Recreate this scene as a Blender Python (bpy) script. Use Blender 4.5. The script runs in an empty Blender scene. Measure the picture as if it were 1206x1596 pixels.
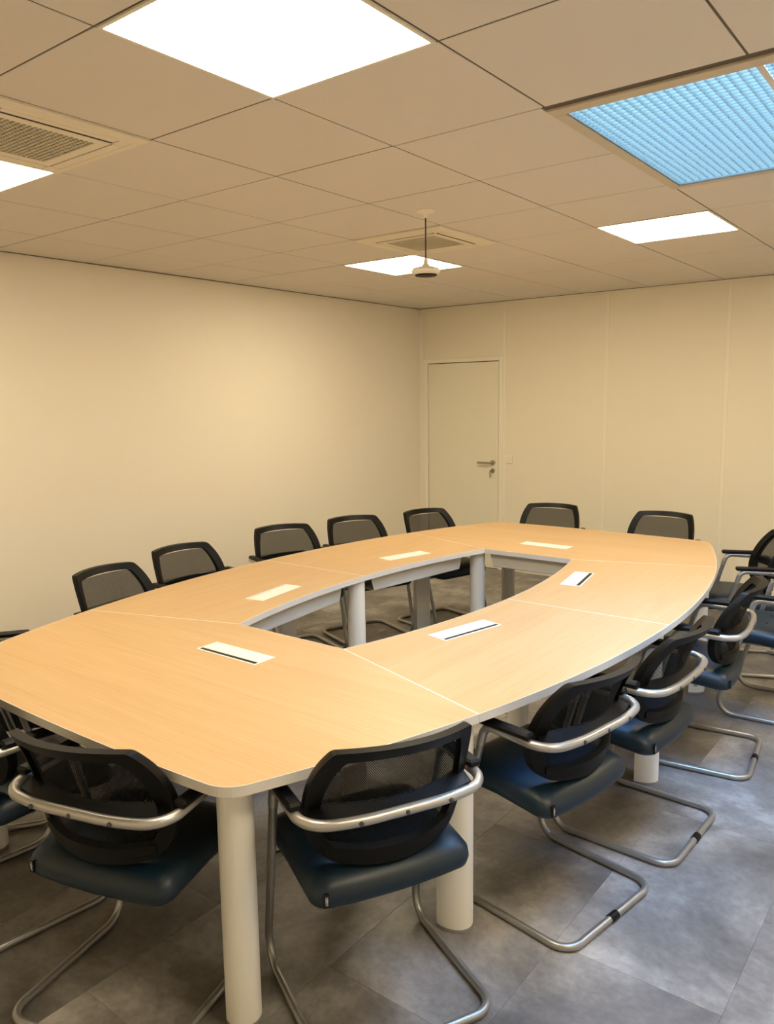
import bpy, math, random
from mathutils import Vector, Matrix

random.seed(7)
scene = bpy.context.scene
COL = scene.collection

# ------------------------------------------------------------------ camera
def make_camera():
    F, yaw, pitch, roll = 1229.1, -0.658622, -0.142257, -0.014048
    pos = Vector((2.4111, -2.4061, 1.6959))
    f = Vector((math.sin(yaw)*math.cos(pitch), math.cos(yaw)*math.cos(pitch), math.sin(pitch)))
    r = Vector((math.cos(yaw), -math.sin(yaw), 0))
    u = r.cross(f)
    r2 = math.cos(roll)*r + math.sin(roll)*u
    u2 = -math.sin(roll)*r + math.cos(roll)*u
    cd = bpy.data.cameras.new('camera')
    cd.sensor_fit = 'HORIZONTAL'; cd.sensor_width = 36.0
    cd.lens = F/1206*36.0; cd.clip_start = 0.05
    co = bpy.data.objects.new('camera', cd); COL.objects.link(co)
    m = Matrix((r2, u2, -f)).transposed().to_4x4(); m.translation = pos
    co.matrix_world = m
    scene.camera = co
make_camera()

# ------------------------------------------------------------------ light
LAMP = 28.0                      # radiance of the ceiling panels
LAMP_COL = (1.0, 0.845, 0.59)
SKY_PANEL = 32.0                 # daylight above the ribs of the ceiling skylight
SKY_PANEL_COL = (0.23, 0.51, 1.0)
w = bpy.data.worlds.new('world'); scene.world = w; w.use_nodes = True
bg = w.node_tree.nodes['Background']
bg.inputs[0].default_value = (0.5, 0.7, 1.0, 1); bg.inputs[1].default_value = 0.5
vs = scene.view_settings
vs.view_transform = 'Standard'; vs.look = 'None'; vs.gamma = 1.0; vs.use_curve_mapping = False
vs.exposure = 0.0

XL, XR, YF, YB, H = -2.37, 3.45, -3.16, 4.36, 2.60

# ------------------------------------------------------------------ materials
def mat(name, col, rough=0.5, metal=0.0, spec=0.5, bump=None, var=None):
    m = bpy.data.materials.new(name); m.use_nodes = True
    nt = m.node_tree; b = nt.nodes['Principled BSDF']
    b.inputs['Base Color'].default_value = (*col, 1)
    b.inputs['Roughness'].default_value = rough
    b.inputs['Metallic'].default_value = metal
    b.inputs['Specular IOR Level'].default_value = spec
    if bump or var:
        g = nt.nodes.new('ShaderNodeNewGeometry')
    if var:
        n = nt.nodes.new('ShaderNodeTexNoise'); n.inputs['Scale'].default_value = var[0]; n.inputs['Detail'].default_value = 4
        nt.links.new(g.outputs['Position'], n.inputs['Vector'])
        mx = nt.nodes.new('ShaderNodeMix'); mx.data_type = 'RGBA'
        k = var[1]
        mx.inputs[6].default_value = (*[c*(1-k) for c in col], 1); mx.inputs[7].default_value = (*[min(1, c*(1+k)) for c in col], 1)
        nt.links.new(n.outputs['Fac'], mx.inputs[0]); nt.links.new(mx.outputs[2], b.inputs['Base Color'])
    if bump:
        n = nt.nodes.new('ShaderNodeTexNoise'); n.inputs['Scale'].default_value = bump[0]; n.inputs['Detail'].default_value = 3
        nt.links.new(g.outputs['Position'], n.inputs['Vector'])
        bp = nt.nodes.new('ShaderNodeBump'); bp.inputs['Strength'].default_value = bump[1]; bp.inputs['Distance'].default_value = bump[2]
        nt.links.new(n.outputs['Fac'], bp.inputs['Height']); nt.links.new(bp.outputs[0], b.inputs['Normal'])
    return m

def emit_mat(name, col, strength):
    m = bpy.data.materials.new(name); m.use_nodes = True
    nt = m.node_tree; nt.nodes.remove(nt.nodes['Principled BSDF'])
    e = nt.nodes.new('ShaderNodeEmission'); e.inputs[0].default_value = (*col, 1); e.inputs[1].default_value = strength
    nt.links.new(e.outputs[0], nt.nodes['Material Output'].inputs[0])
    return m

def wood_mat(name, axis):
    m = bpy.data.materials.new(name); m.use_nodes = True
    nt = m.node_tree; L = nt.links; b = nt.nodes['Principled BSDF']
    g = nt.nodes.new('ShaderNodeNewGeometry')
    mp = nt.nodes.new('ShaderNodeMapping'); mp.vector_type = 'POINT'
    mp.inputs['Scale'].default_value = (3, 130, 1) if axis == 'x' else (130, 3, 1)
    L.new(g.outputs['Position'], mp.inputs['Vector'])
    n = nt.nodes.new('ShaderNodeTexNoise'); n.inputs['Scale'].default_value = 1.0; n.inputs['Detail'].default_value = 5; n.inputs['Distortion'].default_value = 0.6
    L.new(mp.outputs[0], n.inputs['Vector'])
    mp2 = nt.nodes.new('ShaderNodeMapping'); mp2.inputs['Scale'].default_value = (0.8, 9, 1) if axis == 'x' else (9, 0.8, 1)
    L.new(g.outputs['Position'], mp2.inputs['Vector'])
    n2 = nt.nodes.new('ShaderNodeTexNoise'); n2.inputs['Scale'].default_value = 1.0; n2.inputs['Detail'].default_value = 3; n2.inputs['Distortion'].default_value = 1.2
    L.new(mp2.outputs[0], n2.inputs['Vector'])
    ad = nt.nodes.new('ShaderNodeMath'); ad.operation = 'ADD'
    ml = nt.nodes.new('ShaderNodeMath'); ml.operation = 'MULTIPLY'; ml.inputs[1].default_value = 0.45
    ml2 = nt.nodes.new('ShaderNodeMath'); ml2.operation = 'MULTIPLY'; ml2.inputs[1].default_value = 0.55
    L.new(n2.outputs['Fac'], ml.inputs[0]); L.new(n.outputs['Fac'], ml2.inputs[0])
    L.new(ml.outputs[0], ad.inputs[0]); L.new(ml2.outputs[0], ad.inputs[1])
    cr = nt.nodes.new('ShaderNodeValToRGB')
    cr.color_ramp.elements[0].position = 0.32; cr.color_ramp.elements[0].color = (0.525, 0.335, 0.156, 1)
    cr.color_ramp.elements[1].position = 0.66; cr.color_ramp.elements[1].color = (0.61, 0.41, 0.205, 1)
    L.new(ad.outputs[0], cr.inputs[0]); L.new(cr.outputs[0], b.inputs['Base Color'])
    b.inputs['Roughness'].default_value = 0.40; b.inputs['Specular IOR Level'].default_value = 0.32
    return m

def floor_mat():
    m = bpy.data.materials.new('stone_vinyl'); m.use_nodes = True
    nt = m.node_tree; L = nt.links; b = nt.nodes['Principled BSDF']
    g = nt.nodes.new('ShaderNodeNewGeometry'); oi = nt.nodes.new('ShaderNodeObjectInfo')
    sc = nt.nodes.new('ShaderNodeMath'); sc.operation = 'MULTIPLY'; sc.inputs[1].default_value = 0.25
    L.new(oi.outputs['Random'], sc.inputs[0])
    va = nt.nodes.new('ShaderNodeVectorMath'); va.operation = 'ADD'
    L.new(g.outputs['Position'], va.inputs[0]); L.new(sc.outputs[0], va.inputs[1])
    n = nt.nodes.new('ShaderNodeTexNoise'); n.inputs['Scale'].default_value = 2.0; n.inputs['Detail'].default_value = 10; n.inputs['Roughness'].default_value = 0.62; n.inputs['Distortion'].default_value = 0.3
    L.new(va.outputs[0], n.inputs['Vector'])
    cr = nt.nodes.new('ShaderNodeValToRGB')
    e = cr.color_ramp.elements
    e[0].position = 0.30; e[0].color = (0.072, 0.065, 0.060, 1)
    e[1].position = 0.72; e[1].color = (0.52, 0.50, 0.475, 1)
    k = e.new(0.5); k.color = (0.205, 0.191, 0.180, 1)
    L.new(n.outputs['Fac'], cr.inputs[0])
    # darker specks
    n2 = nt.nodes.new('ShaderNodeTexNoise'); n2.inputs['Scale'].default_value = 45; n2.inputs['Detail'].default_value = 4
    L.new(va.outputs[0], n2.inputs['Vector'])
    mr = nt.nodes.new('ShaderNodeMapRange'); mr.inputs[1].default_value = 0.3; mr.inputs[2].default_value = 0.7; mr.inputs[3].default_value = 0.88; mr.inputs[4].default_value = 1.10
    L.new(n2.outputs['Fac'], mr.inputs[0])
    mr2 = nt.nodes.new('ShaderNodeMapRange'); mr2.inputs[3].default_value = 0.88; mr2.inputs[4].default_value = 1.16
    L.new(oi.outputs['Random'], mr2.inputs[0])
    mm = nt.nodes.new('ShaderNodeMath'); mm.operation = 'MULTIPLY'
    L.new(mr.outputs[0], mm.inputs[0]); L.new(mr2.outputs[0], mm.inputs[1])
    vm = nt.nodes.new('ShaderNodeVectorMath'); vm.operation = 'SCALE'
    L.new(cr.outputs[0], vm.inputs[0]); L.new(mm.outputs[0], vm.inputs['Scale'])
    L.new(vm.outputs[0], b.inputs['Base Color'])
    b.inputs['Roughness'].default_value = 0.42; b.inputs['Specular IOR Level'].default_value = 0.5
    bp = nt.nodes.new('ShaderNodeBump'); bp.inputs['Strength'].default_value = 0.12; bp.inputs['Distance'].default_value = 0.002
    L.new(n2.outputs['Fac'], bp.inputs['Height']); L.new(bp.outputs[0], b.inputs['Normal'])
    return m

def net_mat():
    # woven black net: small round-ish holes in a staggered pattern
    m = bpy.data.materials.new('black_net'); m.use_nodes = True
    nt = m.node_tree; L = nt.links; b = nt.nodes['Principled BSDF']
    b.inputs['Base Color'].default_value = (0.003, 0.003, 0.003, 1); b.inputs['Roughness'].default_value = 0.8; b.inputs['Specular IOR Level'].default_value = 0.2
    tc = nt.nodes.new('ShaderNodeTexCoord'); sp = nt.nodes.new('ShaderNodeSeparateXYZ')
    L.new(tc.outputs['Object'], sp.inputs[0])
    def sinof(sock, k):
        a = nt.nodes.new('ShaderNodeMath'); a.operation = 'MULTIPLY'; a.inputs[1].default_value = k
        s = nt.nodes.new('ShaderNodeMath'); s.operation = 'SINE'
        L.new(sock, a.inputs[0]); L.new(a.outputs[0], s.inputs[0]); return s.outputs[0]
    sx = sinof(sp.outputs['X'], 2*math.pi/0.0056); sz = sinof(sp.outputs['Z'], 2*math.pi/0.0072)
    pr = nt.nodes.new('ShaderNodeMath'); pr.operation = 'MULTIPLY'; L.new(sx, pr.inputs[0]); L.new(sz, pr.inputs[1])
    gt = nt.nodes.new('ShaderNodeMath'); gt.operation = 'GREATER_THAN'; gt.inputs[1].default_value = 0.13
    L.new(pr.outputs[0], gt.inputs[0])
    mr = nt.nodes.new('ShaderNodeMath'); mr.operation = 'MULTIPLY'; mr.inputs[1].default_value = 0.56
    L.new(gt.outputs[0], mr.inputs[0])
    tr = nt.nodes.new('ShaderNodeBsdfTransparent'); mx = nt.nodes.new('ShaderNodeMixShader')
    L.new(mr.outputs[0], mx.inputs[0]); L.new(b.outputs[0], mx.inputs[1]); L.new(tr.outputs[0], mx.inputs[2])
    L.new(mx.outputs[0], nt.nodes['Material Output'].inputs[0])
    return m

def tag_mat():
    m = bpy.data.materials.new('black_tag'); m.use_nodes = True
    nt = m.node_tree; L = nt.links; b = nt.nodes['Principled BSDF']
    b.inputs['Roughness'].default_value = 0.6
    tc = nt.nodes.new('ShaderNodeTexCoord'); n = nt.nodes.new('ShaderNodeTexNoise'); n.inputs['Scale'].default_value = 420; n.inputs['Detail'].default_value = 0
    sp = nt.nodes.new('ShaderNodeSeparateXYZ'); L.new(tc.outputs['Object'], sp.inputs[0]); L.new(tc.outputs['Object'], n.inputs['Vector'])
    def op(o, a, v):
        q = nt.nodes.new('ShaderNodeMath'); q.operation = o; L.new(a, q.inputs[0])
        if isinstance(v, float): q.inputs[1].default_value = v
        else: L.new(v, q.inputs[1])
        return q.outputs[0]
    xb = op('LESS_THAN', op('ABSOLUTE', op('ADD', sp.outputs['X'], 0.2075), 0.0), 0.0035)
    zb = op('LESS_THAN', op('ABSOLUTE', op('ADD', sp.outputs['Z'], -0.422), 0.0), 0.012)
    k = op('MULTIPLY', op('MULTIPLY', xb, zb), op('GREATER_THAN', n.outputs['Fac'], 0.5))
    mx = nt.nodes.new('ShaderNodeMix'); mx.data_type = 'RGBA'
    mx.inputs[6].default_value = (0.004, 0.004, 0.005, 1); mx.inputs[7].default_value = (0.7, 0.7, 0.68, 1)
    L.new(k, mx.inputs[0]); L.new(mx.outputs[2], b.inputs['Base Color'])
    return m

M = dict(
    wall=mat('cream_wall_paint', (0.87, 0.81, 0.69), 0.65, bump=(260, 0.05, 0.002)),
    panel=mat('cream_partition_panel', (0.87, 0.81, 0.66), 0.45),
    trimw=mat('cream_lacquered_trim', (0.90, 0.85, 0.71), 0.30),
    door=mat('cream_door_laminate', (0.84, 0.80, 0.65), 0.40),
    dark=mat('dark_gap', (0.02, 0.018, 0.015), 0.8),
    tile=mat('mineral_ceiling_tile', (0.77, 0.72, 0.65), 0.9, bump=(500, 0.15, 0.001), var=(3.0, 0.015)),
    tbar=mat('ceiling_grid_metal', (0.11, 0.09, 0.065), 0.6),
    acw=mat('cassette_plastic', (0.84, 0.77, 0.62), 0.45),
    acg=mat('cassette_grille_plastic', (0.70, 0.63, 0.48), 0.5),
    lampframe=mat('lamp_frame', (0.85, 0.80, 0.68), 0.4),
    lamp=emit_mat('lit_lamp_diffuser', LAMP_COL, LAMP),
    sky=emit_mat('daylit_skylight_sheet', SKY_PANEL_COL, SKY_PANEL),
    slat=mat('pale_blue_skylight_rib', (0.138, 0.124, 0.077), 0.5),
    bead=mat('pale_skylight_bead', (0.17, 0.16, 0.11), 0.5),
    skyframe=mat('beige_skylight_frame', (0.62, 0.54, 0.42), 0.4),
    woodx=wood_mat('beech_laminate_cross', 'x'), woody=wood_mat('beech_laminate_long', 'y'),
    edge=mat('pale_edge_band', (0.76, 0.74, 0.69), 0.4),
    leg=mat('white_leg_lacquer', (0.86, 0.84, 0.77), 0.35),
    foot=mat('grey_leg_foot', (0.28, 0.28, 0.28), 0.5),
    tray=mat('grey_cable_tray_metal', (0.62, 0.60, 0.54), 0.45),
    port=mat('white_port_metal', (0.86, 0.83, 0.74), 0.4),
    black=mat('black_plastic', (0.0022, 0.0022, 0.0022), 0.45, spec=0.22),
    pad=mat('black_soft_pad', (0.003, 0.003, 0.0033), 0.5, spec=0.25),
    leather=mat('dark_blue_leatherette', (0.003, 0.016, 0.031), 0.42, spec=0.5, bump=(700, 0.10, 0.001)),
    silver=mat('silver_lacquered_tube', (0.52, 0.51, 0.49), 0.34, metal=0.75),
    basetube=mat('grey_lacquered_tube', (0.38, 0.375, 0.365), 0.36, metal=0.75),
    steel=mat('brushed_steel', (0.42, 0.38, 0.30), 0.3, metal=0.9),
    screw=mat('dark_screw', (0.12, 0.12, 0.12), 0.35, metal=0.8),
    net=net_mat(), tag=tag_mat(),
    floor=floor_mat(), joint=mat('floor_joint', (0.15, 0.14, 0.13), 0.7),
    whiteplastic=mat('white_plastic', (0.88, 0.83, 0.70), 0.4),
    cable=mat('black_cable', (0.02, 0.018, 0.016), 0.5),
    winframe=mat('white_window_frame', (0.8, 0.79, 0.76), 0.4),
)

# ------------------------------------------------------------------ mesh helpers
class MB:
    def __init__(s): s.v = []; s.f = []
    def add(s, v, f):
        o = len(s.v); s.v += [tuple(p) for p in v]; s.f += [tuple(i+o for i in q) for q in f]; return s
    def box(s, x0, x1, y0, y1, z0, z1, bev=0.0):
        if bev <= 0:
            v = [(x, y, z) for z in (z0, z1) for y in (y0, y1) for x in (x0, x1)]
            return s.add(v, [(0,2,3,1),(4,5,7,6),(0,1,5,4),(2,6,7,3),(0,4,6,2),(1,3,7,5)])
        b = bev
        def ring(z, i): return [(x0+i, y0+b, z),(x0+b, y0+i, z),(x1-b, y0+i, z),(x1-i, y0+b, z),(x1-i, y1-b, z),(x1-b, y1-i, z),(x0+b, y1-i, z),(x0+i, y1-b, z)]
        rings = [[(x0+b, y0+b, z0),(x0+b, y0+b, z0),(x1-b, y0+b, z0),(x1-b, y0+b, z0),(x1-b, y1-b, z0),(x1-b, y1-b, z0),(x0+b, y1-b, z0),(x0+b, y1-b, z0)],
                 ring(z0+b, 0), ring(z1-b, 0)]
        v = rings[1] + rings[2] + [(x0+b,y0+b,z0),(x1-b,y0+b,z0),(x1-b,y1-b,z0),(x0+b,y1-b,z0),(x0+b,y0+b,z1),(x1-b,y0+b,z1),(x1-b,y1-b,z1),(x0+b,y1-b,z1)]
        f = [(i, (i+1) % 8, 8+(i+1) % 8, 8+i) for i in range(8)]
        f += [(16,19,18,17),(20,21,22,23)]
        f += [(0,16,1),(1,16,17,2),(2,17,3),(3,17,18,4),(4,18,5),(5,18,19,6),(6,19,7),(7,19,16,0)]
        f += [(8,9,20),(9,10,21,20),(10,11,21),(11,12,22,21),(12,13,22),(13,14,23,22),(14,15,23),(15,8,20,23)]
        return s.add(v, f)
    def prism(s, pts, z0, z1):
        n = len(pts); v = [(x, y, z0) for x, y in pts] + [(x, y, z1) for x, y in pts]
        return s.add(v, [tuple(range(n-1, -1, -1)), tuple(range(n, 2*n))] + [(i, (i+1) % n, n+(i+1) % n, n+i) for i in range(n)])
    def loft(s, rings, cap=True, closed=True):
        n = len(rings[0]); v = [p for r in rings for p in r]; f = []
        for k in range(len(rings)-1):
            for i in range(n if closed else n-1):
                j = (i+1) % n; f.append((k*n+i, k*n+j, (k+1)*n+j, (k+1)*n+i))
        if cap:
            f.append(tuple(range(n-1, -1, -1))); f.append(tuple((len(rings)-1)*n+i for i in range(n)))
        return s.add(v, f)
    def tube(s, path, r, seg=10, closed=False, sq=1.0):
        P = [Vector(p) for p in path]; n = len(P); rings = []
        nrm = None
        for i in range(n):
            if closed: t = P[(i+1) % n]-P[i-1]
            else: t = P[min(i+1, n-1)]-P[max(i-1, 0)]
            t.normalize()
            if nrm is None:
                a = Vector((0, 0, 1)) if abs(t.z) < 0.9 else Vector((1, 0, 0))
                nrm = (a - t*a.dot(t)).normalized()
            else: nrm = (nrm - t*nrm.dot(t)).normalized()
            bn = t.cross(nrm)
            rings.append([P[i] + nrm*(math.cos(2*math.pi*k/seg)*r*sq) + bn*(math.sin(2*math.pi*k/seg)*r) for k in range(seg)])
        if closed: rings.append(rings[0])
        return s.loft(rings, cap=not closed)
    def lathe(s, prof, seg=24, cx=0, cy=0):
        rings = [[(cx+r*math.cos(2*math.pi*k/seg), cy+r*math.sin(2*math.pi*k/seg), z) for k in range(seg)] for r, z in prof]
        return s.loft(rings)
    def mesh(s, name, smooth=False, angle=40):
        me = bpy.data.meshes.new(name); me.from_pydata(s.v, [], s.f)
        import bmesh
        bm = bmesh.new(); bm.from_mesh(me); bmesh.ops.remove_doubles(bm, verts=bm.verts, dist=1e-6)
        bmesh.ops.recalc_face_normals(bm, faces=bm.faces)
        if smooth:
            for f in bm.faces: f.smooth = True
            lim = math.radians(angle)
            for e in bm.edges:
                if len(e.link_faces) == 2 and e.calc_face_angle(0) > lim: e.smooth = False
        bm.to_mesh(me); bm.free(); me.update()
        return me

def link(name, me, m=None, parent=None, loc=(0, 0, 0), rotz=0.0):
    o = bpy.data.objects.new(name, me); COL.objects.link(o)
    if m is not None and me is not None and not me.materials: me.materials.append(m)
    o.location = loc; o.rotation_euler = (0, 0, rotz)
    if parent is not None: o.parent = parent
    return o
def part(name, mb, m, parent=None, smooth=False, loc=(0, 0, 0), rotz=0.0, angle=40):
    return link(name, mb.mesh(name, smooth, angle), m, parent, loc, rotz)
def tag(o, label, cat, group=None):
    o['label'] = label; o['category'] = cat
    if group: o['group'] = group
    return o
def thing(name, label, cat, loc=(0, 0, 0), rotz=0.0, group=None):
    return tag(link(name, None, None, None, loc, rotz), label, cat, group)
def structure(o, label=None):
    o['kind'] = 'structure'
    if label: o['label'] = label
    return o
def fillet(pts, radii, n=7):
    """round the inner corners of an open polyline"""
    P = [Vector(p) for p in pts]; out = [P[0]]
    for i in range(1, len(P)-1):
        r = radii[i] if isinstance(radii, (list, tuple)) else radii
        a = (P[i-1]-P[i]); b = (P[i+1]-P[i]); la, lb = a.length, b.length; a.normalize(); b.normalize()
        ang = a.angle(b)
        if r <= 0 or ang > math.pi-0.02: out.append(P[i]); continue
        d = min(r/math.tan(ang/2), la*0.49, lb*0.49)
        p0, p1 = P[i]+a*d, P[i]+b*d
        rr = d*math.tan(ang/2)
        c = P[i] + (a+b).normalized()*(rr/math.sin(ang/2))
        u, v = p0-c, p1-c; tot = u.angle(v)
        for k in range(n+1):
            t = k/n
            out.append(c + (u*math.sin((1-t)*tot) + v*math.sin(t*tot))/math.sin(tot))
    out.append(P[-1]); return out
def offset_poly(pts, d):
    """offset a closed CCW polygon inwards by d"""
    n = len(pts); out = []
    for i in range(n):
        p0, p1, p2 = Vector(pts[i-1]), Vector(pts[i]), Vector(pts[(i+1) % n])
        e1 = (p1-p0).normalized(); e2 = (p2-p1).normalized()
        n1 = Vector((-e1.y, e1.x)); n2 = Vector((-e2.y, e2.x))
        b = n1+n2; k = b.dot(n1)
        out.append(tuple(p1 + b*(d/max(k, 0.2))))
    return out
def copy_tree(o, parent=None):
    c = o.copy(); COL.objects.link(c); c.parent = parent
    for ch in list(o.children): copy_tree(ch, c)
    return c

# ================================================================== SETTING
# floor: a dark joint bed with half-metre vinyl planks laid on it
fl = structure(part('floor', MB().box(XL, XR, YF, YB, -0.05, -0.0015), M['joint']))
tile_cache = {}
def tile_mesh(kind, wx, wy, t, bev):
    key = (kind, round(wx, 3), round(wy, 3))
    if key not in tile_cache:
        tile_cache[key] = MB().box(-wx/2, wx/2, -wy/2, wy/2, -t, 0, bev).mesh(kind)
    return tile_cache[key]
k = 0
x = 0.93 - 0.5*7
while x < XR:
    y = -0.31 - 4.0 + (0.5 if k % 2 else 0.0)
    while y < YB:
        a0, a1 = max(x, XL), min(x+0.5, XR); b0, b1 = max(y, YF), min(y+1.0, YB)
        if a1-a0 > 0.02 and b1-b0 > 0.02:
            link('floor_tile', tile_mesh('floor_tile', a1-a0-0.0008, b1-b0-0.0008, 0.004, 0.0003), M['floor'], fl, ((a0+a1)/2, (b0+b1)/2, 0.0))
        y += 1.0
    x += 0.5; k += 1

# ceiling: metal backing with a hole for the skylight, tiles hung below
SKX0, SKX1, SKY0, SKY1 = 1.19, 2.41, 0.03, 1.27
cb = MB()
for (x0, x1, y0, y1) in ((XL, SKX0, YF, YB), (SKX1, XR, YF, YB), (SKX0, SKX1, YF, SKY0), (SKX0, SKX1, SKY1, YB)):
    cb.box(x0, x1, y0, y1, H+0.0018, H+0.05)
ce = structure(part('ceiling', cb, M['tbar']))
LIGHTS = [(-2, 1), (3, 1), (3, -2), (-2, -2), (-2, 4), (3, 4)]        # (row toward back wall, column) of the lamp cells; last two added as fill
CASS = [(-2, -1), (2, -1)]
SKYC = [(0, 2), (1, 2), (0, 3), (1, 3)]
for a in range(-6, 8):
    for b in range(-4, 6):
        if (a, b) in LIGHTS or (a, b) in CASS or (a, b) in SKYC: continue
        x0, x1 = max(b*0.6, XL), min(b*0.6+0.6, XR); y0, y1 = max(a*0.6, YF), min(a*0.6+0.6, YB)
        # tiles beside the skylight are trimmed to its frame
        if b in (2, 3) and a == 2: y0 = SKY1
        if b == 4 and a in (0, 1): x0 = max(x0, SKX1)
        if b == 1 and a in (0, 1): x1 = min(x1, SKX0)
        if x1-x0 < 0.015 or y1-y0 < 0.015: continue
        dz = random.uniform(-0.0006, 0.0006)
        link('ceiling_tile', tile_mesh('ceiling_tile', x1-x0-0.007, y1-y0-0.007, 0.018, 0.0015), M['tile'], ce, ((x0+x1)/2, (y0+y1)/2, H+0.018+dz))
# perimeter angle trim of the ceiling
tm = MB()
tm.box(XL, XL+0.012, YF, YB, H-0.004, H); tm.box(XL, XR, YB-0.012, YB, H-0.004, H)
tm.box(XR-0.012, XR, YF, YB, H-0.004, H); tm.box(XL, XR, YF, YF+0.012, H-0.004, H)
structure(part('trim_1', tm, M['tbar']))

# walls
structure(part('wall_left', MB().box(XL-0.12, XL, YF-0.12, YB+0.12, -0.05, H+0.3), M['wall']))
structure(part('wall_front', MB().box(XL-0.12, XR+0.12, YF-0.12, YF, -0.05, H+0.3), M['wall']))
structure(part('wall_right', MB().box(XR, XR+0.12, YF, YB, -0.05, H+0.3), M['wall']))
# back wall: structural core, one-metre partition panels and joint strips
wb = structure(part('wall_back', MB().box(XL-0.12, XR+0.12, YB+0.012, YB+0.12, -0.05, H+0.3), M['dark']))
DX0, DX1, DZ = -2.258, -1.436, 2.042
SEAMS = [-1.375, -0.360, 0.650, 1.660, 2.670, XR]
edges = [(SEAMS[i], SEAMS[i+1]) for i in range(len(SEAMS)-1)]
for x0, x1 in edges:
    part('wall_panel', MB().box(x0+0.001, x1-0.001, YB, YB+0.012, 0, H+0.02), M['panel'], wb)
part('wall_panel', MB().box(-2.315, SEAMS[0]-0.001, YB, YB+0.012, DZ+0.05, H+0.02), M['panel'], wb)
part('corner_post', MB().box(XL, -2.316, YB-0.004, YB+0.012, 0, H+0.02), M['trimw'], wb)
for x0 in SEAMS[:-1]:
    part('joint_strip', MB().box(x0-0.017, x0+0.017, YB-0.005, YB+0.001, 0, H-0.004, 0.002), M['trimw'], wb)
part('head_track', MB().box(-2.316, XR, YB-0.008, YB+0.001, H-0.022, H-0.004), M['trimw'], wb)

# door
d = link('door_1', None, None, None, (0, 0, 0)); structure(d, 'closed cream door with lever handle in the corner of the back wall')
fm = MB(); fw = 0.045
fm.box(DX0-fw-0.012, DX0-0.006, YB-0.016, YB+0.012, 0, DZ+fw+0.004, 0.003)
fm.box(DX1+0.006, DX1+fw, YB-0.016, YB+0.012, 0, DZ+fw+0.004, 0.003)
fm.box(DX0-0.006, DX1+0.006, YB-0.016, YB+0.012, DZ+0.006, DZ+fw+0.004, 0.003)
part('door_frame', fm, M['trimw'], d)
leaf = part('door_leaf', MB().box(DX0, DX1, YB-0.008, YB+0.010, 0.006, DZ-0.001, 0.0015), M['door'], d)
for z in (0.25, 1.06, 1.80):
    part('hinge', MB().tube([(DX0-0.002, YB-0.016, z-0.045), (DX0-0.002, YB-0.016, z+0.045)], 0.007, 8), M['trimw'], d, True)
hx, hz = -1.495, 1.063
hd = MB()
def disc_y(mb, cx, cz, r, y0, y1, seg=20):
    mb.loft([[(cx+r*math.cos(2*math.pi*k/seg), y, cz+r*math.sin(2*math.pi*k/seg)) for k in range(seg)] for y in (y0, y1)])
disc_y(hd, hx, hz, 0.026, YB-0.018, YB-0.008)
hd.tube(fillet([(hx, YB-0.015, hz), (hx, YB-0.062, hz), (hx-0.145, YB-0.062, hz)], 0.02), 0.010, 10)
part('lever_handle', hd, M['steel'], d, True)
lk = MB(); disc_y(lk, hx, hz-0.078, 0.024, YB-0.016, YB-0.008)
lc = part('lock_cylinder', lk, M['steel'], d, True)
ky = MB(); ky.box(hx-0.012, hx-0.002, YB-0.038, YB-0.016, hz-0.083, hz-0.073); ky.box(hx-0.022, hx-0.006, YB-0.040, YB-0.036, hz-0.145, hz-0.074, 0.002)
part('key', ky, M['steel'], lc)
# light switch
sw = thing('light_switch', 'small square white light switch beside the door', 'switch', (-1.322, YB, 1.101))
part('cover_plate', MB().box(-0.040, 0.040, -0.009, 0.0, -0.040, 0.040, 0.003), M['whiteplastic'], sw)
part('rocker', MB().box(-0.021, 0.021, -0.013, -0.008, -0.021, 0.021, 0.002), M['whiteplastic'], sw)

# baseboards
structure(part('baseboard_left', MB().box(XL, XL+0.012, YF, YB-0.02, 0, 0.07, 0.003), M['trimw']))
structure(part('baseboard_back', MB().box(DX1+fw+0.002, XR, YB-0.012, YB, 0, 0.07, 0.003), M['trimw']))

# ================================================================== CEILING FITTINGS
LAB = {(-2, 4): 'added unseen square ceiling light panel right of the near one, brightening the table legs and right side',
       (3, 4): 'added unseen square ceiling light panel right of the skylight, brightening the right side',
       (-2, 1): 'large lit square ceiling light panel nearest the viewer, above the near table end',
       (3, 1): 'lit square ceiling light panel just beyond the blue skylight',
       (3, -2): 'lit square ceiling light panel behind the hanging conference microphone',
       (-2, -2): 'lit square ceiling light panel at the left beside the near air conditioning cassette'}
for (a, b) in LIGHTS:
    o = thing('ceiling_light', LAB[(a, b)], 'ceiling light', (b*0.6+0.3, a*0.6+0.3, H), 0, 'square light panels in the ceiling')
    fr = MB(); s, t = 0.297, 0.011
    fr.box(-s, s, -s, -s+t, -0.004, 0.009); fr.box(-s, s, s-t, s, -0.004, 0.009); fr.box(-s, -s+t, -s+t, s-t, -0.004, 0.009); fr.box(s-t, s, -s+t, s-t, -0.004, 0.009)
    part('lamp_frame', fr, M['lampframe'], o)
    part('diffuser', MB().box(-s+t, s-t, -s+t, s-t, -0.0015, 0.008), M['lamp'], o)

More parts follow.
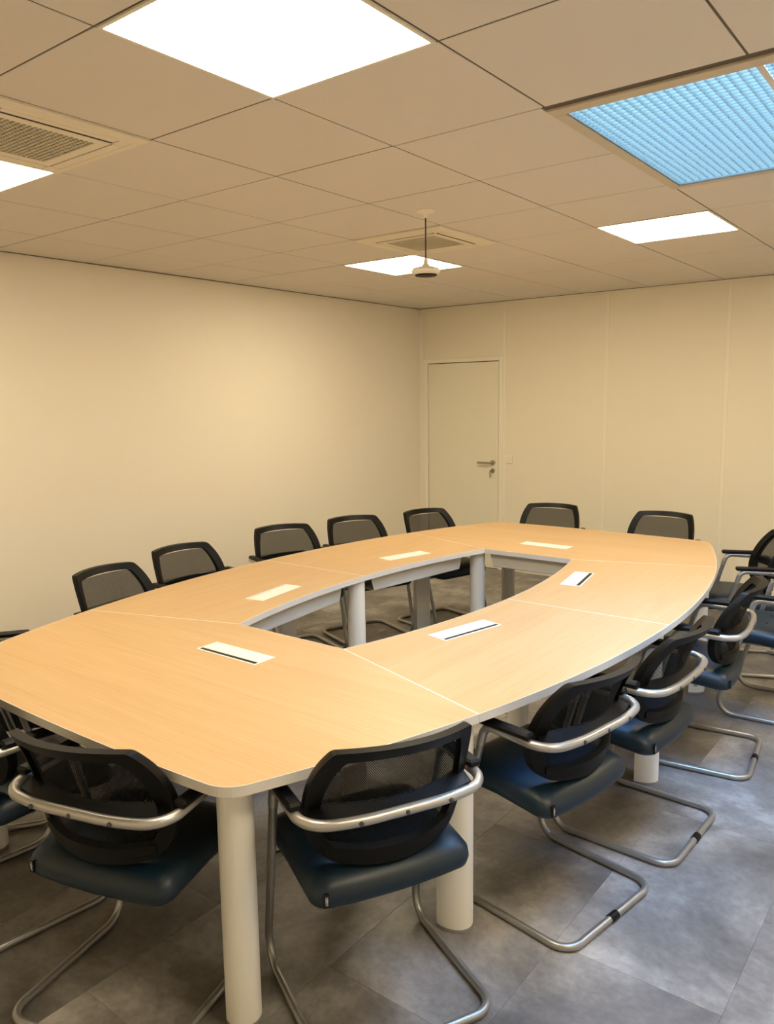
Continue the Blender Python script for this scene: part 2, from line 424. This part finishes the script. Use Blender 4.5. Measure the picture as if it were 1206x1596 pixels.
def cassette(a, b, label):
    o = thing('air_conditioning_cassette', label, 'air conditioner', (b*0.6+0.3, a*0.6+0.3, H), 0, 'air conditioning cassettes in the ceiling')
    z = -0.016; S = 0.298
    # fascia: outer lip, sloping edge, flat field with slots left open for the louvres and the grille
    body = MB()
    ring = lambda s, zz: [(-s, -s, zz), (s, -s, zz), (s, s, zz), (-s, s, zz)]
    body.loft([ring(S, 0.008), ring(S, -0.006), ring(S-0.022, z), ring(S-0.045, z), ring(S-0.045, 0.0)], cap=False)
    part('fascia_rim', body, M['acw'], o)
    part('recess', MB().box(-S+0.03, S-0.03, -S+0.03, S-0.03, -0.001, 0.008), M['tbar'], o)
    part('grille_backing', MB().box(-0.165, 0.165, -0.165, 0.165, z+0.006, -0.0012), M['dark'], o)
    G = 0.165; q = 0.205
    cf = MB()   # field between grille and louvres
    cf.box(-q, q, -q, -G, z, -0.002); cf.box(-q, q, G, q, z, -0.002); cf.box(-q, -G, -G, G, z, -0.002); cf.box(G, q, -G, G, z, -0.002)
    e = S-0.046
    for sx in (-1, 1):
        for sy in (-1, 1):
            cf.box(min(sx*q, sx*e), max(sx*q, sx*e), min(sy*q, sy*e), max(sy*q, sy*e), z, -0.002)
    part('fascia_field', cf, M['acw'], o)
    for kx in range(4):   # four louvre flaps, hung a little open toward the grille
        lv = MB(); lv.box(-q+0.004, q-0.004, q+(0.016 if kx > 1 else 0.005), e-0.001, z-0.001, z+0.004, 0.0015)
        part('louvre', lv, M['acw'], o, rotz=kx*math.pi/2)
    for kx in (2, 3):   # flush dark strips standing in for the shade inside two open air slots
        part('slot_shade', MB().box(-q+0.004, q-0.004, q+0.0005, q+0.0155, z+0.0004, -0.0012), M['dark'], o, rotz=kx*math.pi/2)
    for kx in (0, 1):   # thin dark fillers painting the shade in gaps beside the closed louvres
        part('louvre_gap_shade', MB().box(-q+0.004, q-0.004, q+0.0005, q+0.0045, z+0.0012, -0.0012), M['tbar'], o, rotz=kx*math.pi/2)
    gm = MB(); n = 18; st = 2*G/n
    for i in range(n+1):
        c = -G+i*st; gm.box(c-0.0018, c+0.0018, -G, G, z+0.001, z+0.005); gm.box(-G, G, c-0.0036, c+0.0036, z+0.001, z+0.005)
    gr = part('intake_grille', gm, M['acg'], o); gr['kind'] = 'stuff'
    return o
cassette(-2, -1, 'near air conditioning cassette at the left edge of the ceiling')
cassette(2, -1, 'far air conditioning cassette in the ceiling behind the hanging microphone')

# skylight: frame, ribs and daylit sheet
sk = thing('skylight', 'blue daylit ribbed skylight panel set in the ceiling at the right', 'skylight', (0, 0, H))
fr = MB(); gx0, gx1, gy0, gy1 = 1.229, 2.371, 0.085, 1.232
fr.box(SKX0, SKX1, SKY0, gy0, -0.006, 0.03, 0.002); fr.box(SKX0, SKX1, gy1, SKY1, -0.006, 0.03, 0.002)
fr.box(SKX0, gx0, gy0, gy1, -0.006, 0.03, 0.002); fr.box(gx1, SKX1, gy0, gy1, -0.006, 0.03, 0.002)
part('skylight_frame', fr, M['skyframe'], sk)
br = MB(); w_ = 0.005
br.box(gx0, gx1, gy0, gy0+w_, 0.0, 0.028); br.box(gx0, gx1, gy1-w_, gy1, 0.0, 0.028); br.box(gx0, gx0+w_, gy0+w_, gy1-w_, 0.0, 0.028); br.box(gx1-w_, gx1, gy0+w_, gy1-w_, 0.0, 0.028)
part('inner_bead', br, M['bead'], sk)
part('daylit_sheet', MB().box(gx0+w_, gx1-w_, gy0+w_, gy1-w_, 0.0235, 0.027), M['sky'], sk)
part('skylight_cover', MB().box(SKX0, SKX1, SKY0, SKY1, 0.05, 0.06), M['skyframe'], sk)
ml = MB().box(-0.0005, 0.0005, gy0+w_, gy1-w_, 0.0080, 0.0235).mesh('rib')
mc = MB().box(gx0+w_, gx1-w_, -0.0006, 0.0006, 0.0080, 0.0235).mesh('cross_rib')
nx = 38
for i in range(1, nx):
    link('rib', ml, M['slat'], sk, (gx0+i*(gx1-gx0)/nx, 0, 0))
for i in range(1, nx):
    link('cross_rib', mc, M['slat'], sk, (0, gy0+i*(gy1-gy0)/nx, 0))
part('centre_bar', MB().box(1.792, 1.812, gy0+w_, gy1-w_, 0.008, 0.0235), M['winframe'], sk)

# hanging conference microphone
mic = thing('conference_microphone', 'white disc conference microphone hanging from the ceiling on a thin black cable', 'microphone', (0.128, 0.883, H))
part('ceiling_rose', MB().lathe([(0.046, 0.0), (0.046, -0.005), (0.036, -0.010), (0.016, -0.018), (0.010, -0.034), (0.004, -0.036)], 28), M['whiteplastic'], mic, True)
part('cable', MB().tube([(0, 0, -0.03), (0, 0, -0.235)], 0.0032, 8), M['cable'], mic, True)
part('housing', MB().lathe([(0.004, -0.222), (0.008, -0.225), (0.012, -0.250), (0.022, -0.262), (0.062, -0.272), (0.071, -0.282), (0.069, -0.294), (0.056, -0.303)], 36), M['whiteplastic'], mic, True)
part('sound_inlet', MB().lathe([(0.056, -0.301), (0.052, -0.309), (0.020, -0.313), (0.002, -0.3135)], 36), M['black'], mic, True)

# ================================================================== CONFERENCE TABLE
CX, CY, TOP, TH = 0.168, 0.855, 0.740, 0.028
table = thing('conference_table', 'long barrel-shaped beech conference table with an open middle and white legs', 'table', (CX, CY, 0))
RO, WO = 5.28, 1.212
RI, WI = 3.83, 0.440
wo = lambda v: WO-(RO-math.sqrt(RO*RO-v*v))
wi_ = lambda v: WI-(RI-math.sqrt(RI*RI-v*v))
VS_O, VS_I, VE, VC = 1.28, 1.035, 2.09, 2.060
def arange(a, b, n): return [a+(b-a)*i/n for i in range(n+1)]
def end_outline():
    # near end (negative v), counter-clockwise
    corner = (wo(VC), -VC)
    bow = lambda u: -VE+(VE-VC)*(u/corner[0])**2
    right = [(wo(v), v) for v in arange(-VC+0.16, -VS_O, 12)]
    endp = [(u, bow(u)) for u in arange(-corner[0]+0.16, corner[0]-0.16, 12)]
    pr = fillet([endp[-1]+(0,), corner+(0,), right[0]+(0,)], 0.105, 10)
    pl = fillet([(-right[0][0], right[0][1], 0), (-corner[0], corner[1], 0), endp[0]+(0,)], 0.105, 10)
    out = [tuple(p[:2]) for p in pl[1:]] + endp[1:-1] + [tuple(p[:2]) for p in pr] + right[1:]
    out += [(wi_(VS_I), -VS_I), (-wi_(VS_I), -VS_I)]
    out += [(-a, b) for a, b in reversed(right)]
    return out
def side_outline():
    # right far quarter module: v from 0 to seam
    o = [(wo(v), v) for v in arange(0, VS_O, 16)]
    return [(wi_(0), 0)] + o + [(wi_(v), v) for v in reversed(arange(0.08, VS_I, 12))]
def area(p): return sum(p[i-1][0]*p[i][1]-p[i][0]*p[i-1][1] for i in range(len(p)))
def port_parts(cu, cv, ang, flap_side, ajar=True):
    # sunk cable port: frame, flap and black brush slot
    L_, W_ = 0.165, 0.053
    o = link('cable_port', None, None, table, (cu, cv, TOP), ang)
    fr = MB(); b = 0.007
    fr.box(-L_, L_, -W_, -W_+b, 0, 0.002); fr.box(-L_, L_, W_-b, W_, 0, 0.002); fr.box(-L_, -L_+b, -W_+b, W_-b, 0, 0.002); fr.box(L_-b, L_, -W_+b, W_-b, 0, 0.002)
    part('port_frame', fr, M['port'], o)
    sl = 0.019 if ajar else 0.006
    part('brush_slot', MB().box(-L_+b, L_-b, -W_+b, -W_+b+sl, 0, 0.0006), M['dark'], o)
    part('flap', MB().box(-L_+b+0.001, L_-b-0.001, -W_+b+sl, W_-b-0.001, 0.0, 0.0022), M['port'], o)
def top_module(outline, wood):
    if area(outline) < 0: outline = outline[::-1]
    g = 0.0006
    outer = offset_poly(outline, g); inner = offset_poly(outline, g+0.0022)
    t = part('tabletop', MB().prism(inner, TOP-TH, TOP), M[wood], table)
    n = len(outer); eb = MB()
    v = [(x, y, TOP-TH-0.0002) for x, y in outer] + [(x, y, TOP+0.0002) for x, y in outer] + [(x, y, TOP+0.0002) for x, y in inner] + [(x, y, TOP-TH-0.0002) for x, y in inner]
    f = []
    for k in range(4):
        for i in range(n):
            j = (i+1) % n; f.append((k*n+i, k*n+j, ((k+1) % 4)*n+j, ((k+1) % 4)*n+i))
    eb.add(v, f); part('edge_band', eb, M['edge'], t)
eo = end_outline(); so = side_outline()
top_module(eo, 'woodx'); top_module([(a, -b) for a, b in eo], 'woodx')
for sx in (1, -1):
    for sy in (1, -1):
        top_module([(sx*a, sy*b) for a, b in so], 'woody')
# cable ports (slot on the side seen in the photo)
R90 = math.pi/2
port_parts(-0.008, -1.316, 0, 0)
port_parts(-0.030, 1.357, math.pi, 0, False)
port_parts(0.550, -0.552, R90-0.21, 0)
port_parts(0.540, 0.580, R90+0.19, 0)
port_parts(-0.582, -0.547, -R90+0.17, 0, False)
port_parts(-0.590, 0.575, -R90-0.24, 0, False)
# legs
def leg_profile_round(mb): mb.lathe([(0.049, 0.012), (0.049, TOP-TH)], 28)
def add_leg(u, v, kind, ang=0.0):
    mb = MB(); fb = MB()
    if kind == 'round':
        leg_profile_round(mb); fb.lathe([(0.046, 0.0), (0.050, 0.003), (0.050, 0.012)], 28)
    else:   # D-shaped: round outward (+x), flat toward the middle of the table
        pr = [(0.085*math.cos(t)-0.03, 0.062*math.sin(t)) for t in arange(-math.pi/2, math.pi/2, 18)]
        mb.prism(pr, 0.012, TOP-TH)
        fb.prism([(x*1.03, y*1.03) for x, y in pr], 0.0, 0.012)
    l = part('leg', mb, M['leg'], table, True, (u, v, 0), ang)
    part('foot', fb, M['foot'], l, True)
for sx in (1, -1):
    for sy in (1, -1):
        add_leg(sx*(0.706 if sy < 0 else 0.62), sy*(1.955 if sy < 0 else 1.93), 'round')
        add_leg(sx*0.965, sy*1.268, 'D', math.atan2(sy*0.25, sx))
        add_leg(sx*0.375, sy*1.075, 'round')
    add_leg(sx*1.115, 0.05, 'D', 0 if sx > 0 else math.pi)
    add_leg(sx*0.505, 0.0, 'round')
# cable trays under the inner edges
def tray(p0, p1, depth):
    a, b = Vector(p0), Vector(p1); Lh = (b-a).length/2; c = (a+b)/2; ang = math.atan2(b.y-a.y, b.x-a.x)
    zt, zb = TOP-TH, TOP-TH-0.092; cut = 0.03; m = MB()
    def face(y): return [(-Lh, y, zt), (-Lh+cut, y, zb), (Lh-cut, y, zb), (Lh, y, zt)]
    m.loft([face(0), face(-0.0025)])
    m.loft([face(-depth), face(-depth+0.0025)])
    m.box(-Lh+cut, Lh-cut, -depth, 0, zb, zb+0.0025)
    part('cable_tray', m, M['tray'], table, loc=(c.x, c.y, 0), rotz=ang)
for sy in (1, -1):
    for sx in (1, -1):
        q0, q1 = (sx*0.500, sy*0.12), (sx*0.400, sy*0.93)
        if sx*sy > 0: q0, q1 = q1, q0
        # keep the outer face (local +y) toward the opening
        dvec = Vector(q1)-Vector(q0); nrm = Vector((-dvec.y, dvec.x))
        if nrm.x*sx > 0: q0, q1 = q1, q0
        tray(q0, q1, 0.13)
    if sy > 0: tray((0.29, VS_I+0.05), (-0.29, VS_I+0.05), 0.13)
    else: tray((-0.29, -VS_I-0.05), (0.29, -VS_I-0.05), 0.13)

# ================================================================== CHAIRS
def half_outline():
    h = [(0, .846), (.10, .8445), (.176, .841), (.193, .838), (.203, .826), (.221, .786), (.234, .736), (.240, .682), (.240, .636), (.235, .592), (.221, .550), (.196, .515), (.157, .492), (.08, .478), (0, .473)]
    return h
def inner_half():
    return [(0, .814), (.09, .8125), (.150, .809), (.162, .806), (.170, .796), (.184, .765), (.196, .722), (.203, .677), (.204, .637), (.200, .600), (.188, .567), (.166, .540), (.128, .520), (.065, .509), (0, .506)]
def smooth_closed(pts, sub=3):
    n = len(pts); out = []
    for i in range(n):
        p0, p1, p2, p3 = [Vector(pts[(i+k) % n]) for k in (-1, 0, 1, 2)]
        for k in range(sub):
            t = k/sub
            out.append(0.5*((2*p1)+(p2-p0)*t+(2*p0-5*p1+4*p2-p3)*t*t+(3*p1-p0-3*p2+p3)*t**3))
    return out
def full(h): return smooth_closed(h + [(-x, z) for x, z in reversed(h[1:-1])])
def back_y(x, z):
    t = (0.84-z)
    return -0.002 + 0.62*t - 0.85*t*t + 1.35*x*x
def make_chair():
    root = link('visitor_chair', None)
    # one bent tube: rear floor bar, runners, uprights, arms
    W = 0.250
    rear = [(-W, 0.30, 0.013), (-W, 0.0, 0.013), (W, 0.0, 0.013), (W, 0.30, 0.013)]
    base = [(-0.265, 0.335, 0.60), (-W, 0.50, 0.013), (-W, 0.0, 0.013), (W, 0.0, 0.013), (W, 0.50, 0.013), (0.265, 0.335, 0.60)]
    path = fillet(base, [0, .075, .065, .065, .075, 0], 8)
    part('base_frame', MB().tube(path, 0.0125, 10), M['basetube'], root, True)
    # arms and the loop round the back
    arm = [(-0.265, 0.340, 0.582), (-0.267, 0.319, 0.654), (-0.269, 0.075, 0.645), (-0.13, 0.046, 0.643), (0.13, 0.046, 0.643), (0.269, 0.075, 0.645), (0.267, 0.319, 0.654), (0.265, 0.340, 0.582)]
    path = fillet(arm, [0, .055, .085, .6, .6, .085, .055, 0], 8)
    part('arm_loop', MB().tube(path, 0.0145, 12), M['silver'], root, True)
    for s in (-1, 1):
        part('arm_pad', MB().box(s*0.268-0.020, s*0.268+0.020, 0.135, 0.350, 0.659, 0.682, 0.007), M['pad'], root)
    # seat support bars
    sm = MB()
    sm.tube([(-0.20, 0.24, 0.392), (0.20, 0.24, 0.392)], 0.010, 8)
    sm.tube([(-0.258, 0.389, 0.400), (0.258, 0.389, 0.400)], 0.010, 8)
    sm.box(-0.16, 0.16, 0.18, 0.42, 0.380, 0.396)
    part('seat_support', sm, M['basetube'], root, True)
    # seat cushion
    def plan(inset, n=6):
        w0, w1, y0, y1, r = 0.238-inset, 0.240-inset, 0.100+inset, 0.515-inset, 0.055
        P = []
        for (cx, cy, a0) in ((w0-r*.75, y0+r*.75, -90), (w1-r, y1-r, 0), (-(w1-r), y1-r, 90), (-(w0-r*.75), y0+r*.75, 180)):
            rr = r*.75 if cy < 0.3 else r
            for k in range(n+1):
                a = math.radians(a0+90*k/n); P.append((cx+rr*math.cos(a), cy+rr*math.sin(a)))
        # bow of the rear edge, extra points along straight runs
        Q = []
        for i in range(len(P)):
            p, q = P[i], P[(i+1) % len(P)]; Q.append(p)
            if i % (n+1) == n:
                for k in range(1, 6): Q.append((p[0]+(q[0]-p[0])*k/6, p[1]+(q[1]-p[1])*k/6))
        return [(a, b - (0.018*(1-(a/0.24)**2) if b < y0+0.05 else 0)) for a, b in Q]
    def sz(y, z):
        return z - 0.10*max(0, y-0.40)**1.0*max(0, y-0.40)/0.145*1.6 - 0.02*max(0, 0.30-y)/0.2
    rings = []
    for inset, z in ((0.05, 0.408), (0.012, 0.409), (0.001, 0.417), (-0.003, 0.434), (0.000, 0.456), (0.012, 0.472), (0.032, 0.483), (0.065, 0.490), (0.11, 0.491), (0.17, 0.490)):
        rings.append([(a, b, sz(b, z)) for a, b in plan(inset)])
    seat = part('seat', MB().loft(rings), M['leather'], root, True, angle=60)
    tg = part('brand_tag', MB().box(-0.2145, -0.2005, 0.0885, 0.098, 0.404, 0.440), M['tag'], seat)
    # backrest: rim, net, lumbar ledge
    of = full(half_outline()); nf = full(inner_half())
    # bring both loops to the same count (they share the half point count)
    rings = []
    for loop, dy in ((of, -0.002), (of, 0.006), (of, 0.018), (nf, 0.016), (nf, 0.000), (nf, -0.012), (of, -0.012)):
        rings.append([(p.x*(0.985 if (loop is of and dy == 0.018) else 1.0), back_y(p.x, p.y)+dy, p.y) for p in loop])
    rings.append(rings[0])
    rim = part('backrest_rim', MB().loft(rings, cap=False), M['black'], root, True, angle=50)
    # net panel
    rows, cols = 14, 12; v = []; f = []
    ih = inner_half()
    def hw(z):
        for i in range(len(ih)-1):
            (xa, za), (xb, zb) = ih[i], ih[i+1]
            if zb <= z <= za: return xa+(xb-xa)*(za-z)/max(1e-6, za-zb)
        return 0.0
    for i in range(rows+1):
        z = 0.5105+(0.807-0.5105)*i/rows; h = hw(z)+0.006
        for j in range(cols+1):
            xx = -h+2*h*j/cols; v.append((xx, back_y(xx, z)+0.004, z))
    for i in range(rows):
        for j in range(cols):
            a = i*(cols+1)+j; f.append((a, a+1, a+cols+2, a+cols+1))
    part('back_net', MB().add(v, f), M['net'], root, True)
    # curved ledge that carries the loop
    lg = []
    for xx in arange(-0.232, 0.232, 18):
        yb = back_y(xx, 0.64); k = abs(xx)/0.225
        yr = 0.058+0.75*xx*xx
        yr = min(yr, yb-0.012)
        lg.append([(xx, yb+0.004, 0.622), (xx, yr, 0.628), (xx, yr, 0.646), (xx, yb+0.004, 0.664)])
    part('lumbar_ledge', MB().loft(lg), M['black'], root, True, angle=35)
    # lower stiffening band
    lb = []
    for xx in arange(-0.185, 0.185, 14):
        zz = 0.496+0.30*max(0, abs(xx)-0.08)**1.3
        yb = back_y(xx, zz+0.02)
        lb.append([(xx, yb-0.002, zz), (xx, yb-0.018, zz+0.008), (xx, yb-0.018, zz+0.030), (xx, yb-0.002, zz+0.040)])
    part('lower_band', MB().loft(lb), M['black'], root, True, angle=35)
    for xx in (-0.13, 0.0, 0.13):
        c = MB(); yy = 0.046-0.0142
        seg = 10
        c.loft([[(xx+r*math.cos(2*math.pi*k/seg), yy-dy, 0.643+r*math.sin(2*math.pi*k/seg)) for k in range(seg)] for r, dy in ((0.0065, -0.004), (0.0065, 0.001), (0.004, 0.0022))])
        part('screw', c, M['screw'], root, True)
    # plastic clip on the rear floor bar
    part('floor_clip', MB().tube([(-0.02, 0.0, 0.013), (0.02, 0.0, 0.013)], 0.0148, 12), M['black'], root, True)
    return root

CH = [  # rear-bar centre x, y, heading (x, y), label, category group
    (1.312, -0.892, (-0.895, 0.445), 'nearest chair on the right of the table, overlapping a white leg'),
    (1.535, -0.100, (-0.985, 0.17), 'black mesh chair with blue seat, second along the right side from the viewer'),
    (1.610, 0.535, (-0.999, 0.04), 'black mesh chair with blue seat, third along the right side from the viewer'),
    (1.626, 1.385, (-0.992, -0.11), 'black mesh chair with blue seat, fourth along the right side from the viewer'),
    (1.800, 2.130, (-0.998, -0.05), 'pulled-out chair at the right edge whose back is cut off by the picture'),
    (1.455, 2.870, (-0.92, -0.39), 'chair angled at the far right table corner, its back turned to the back wall'),
    (0.595, -1.440, (-0.27, 0.963), 'chair at the near table end beside the round corner leg, seen from behind'),
    (-0.195, -1.440, (0.10, 0.995), 'chair at the near table end cut off by the lower left picture edge'),
    (-0.980, -1.100, (0.57, 0.82), 'chair at the left picture edge showing only a black arm pad above the table'),
    (-1.280, -0.130, (0.985, 0.17), 'mesh chair along the left wall side, first one with its whole back showing'),
    (-1.460, 0.505, (1.0, 0.0), 'mesh chair along the left wall side, second back from the left'),
    (-1.490, 1.405, (0.94, -0.34), 'mesh chair along the left wall side, third back from the left'),
    (-1.345, 1.985, (0.93, -0.37), 'mesh chair along the left wall side, fourth back from the left'),
    (-1.110, 2.556, (0.97, -0.25), 'mesh chair in front of the hinge side of the door'),
    (-0.385, 3.410, (0.20, -0.98), 'chair at the far table end nearer the door'),
    (0.520, 3.420, (0.0, -1.0), 'chair at the far table end farther from the door'),
]
proto = make_chair()
for i, (x, y, h, label) in enumerate(CH):
    o = proto if i == 0 else copy_tree(proto)
    o.location = (x, y, 0); o.rotation_euler = (0, 0, math.atan2(h[1], h[0])-math.pi/2)
    tag(o, label, 'chair', 'black mesh visitor chairs round the table')
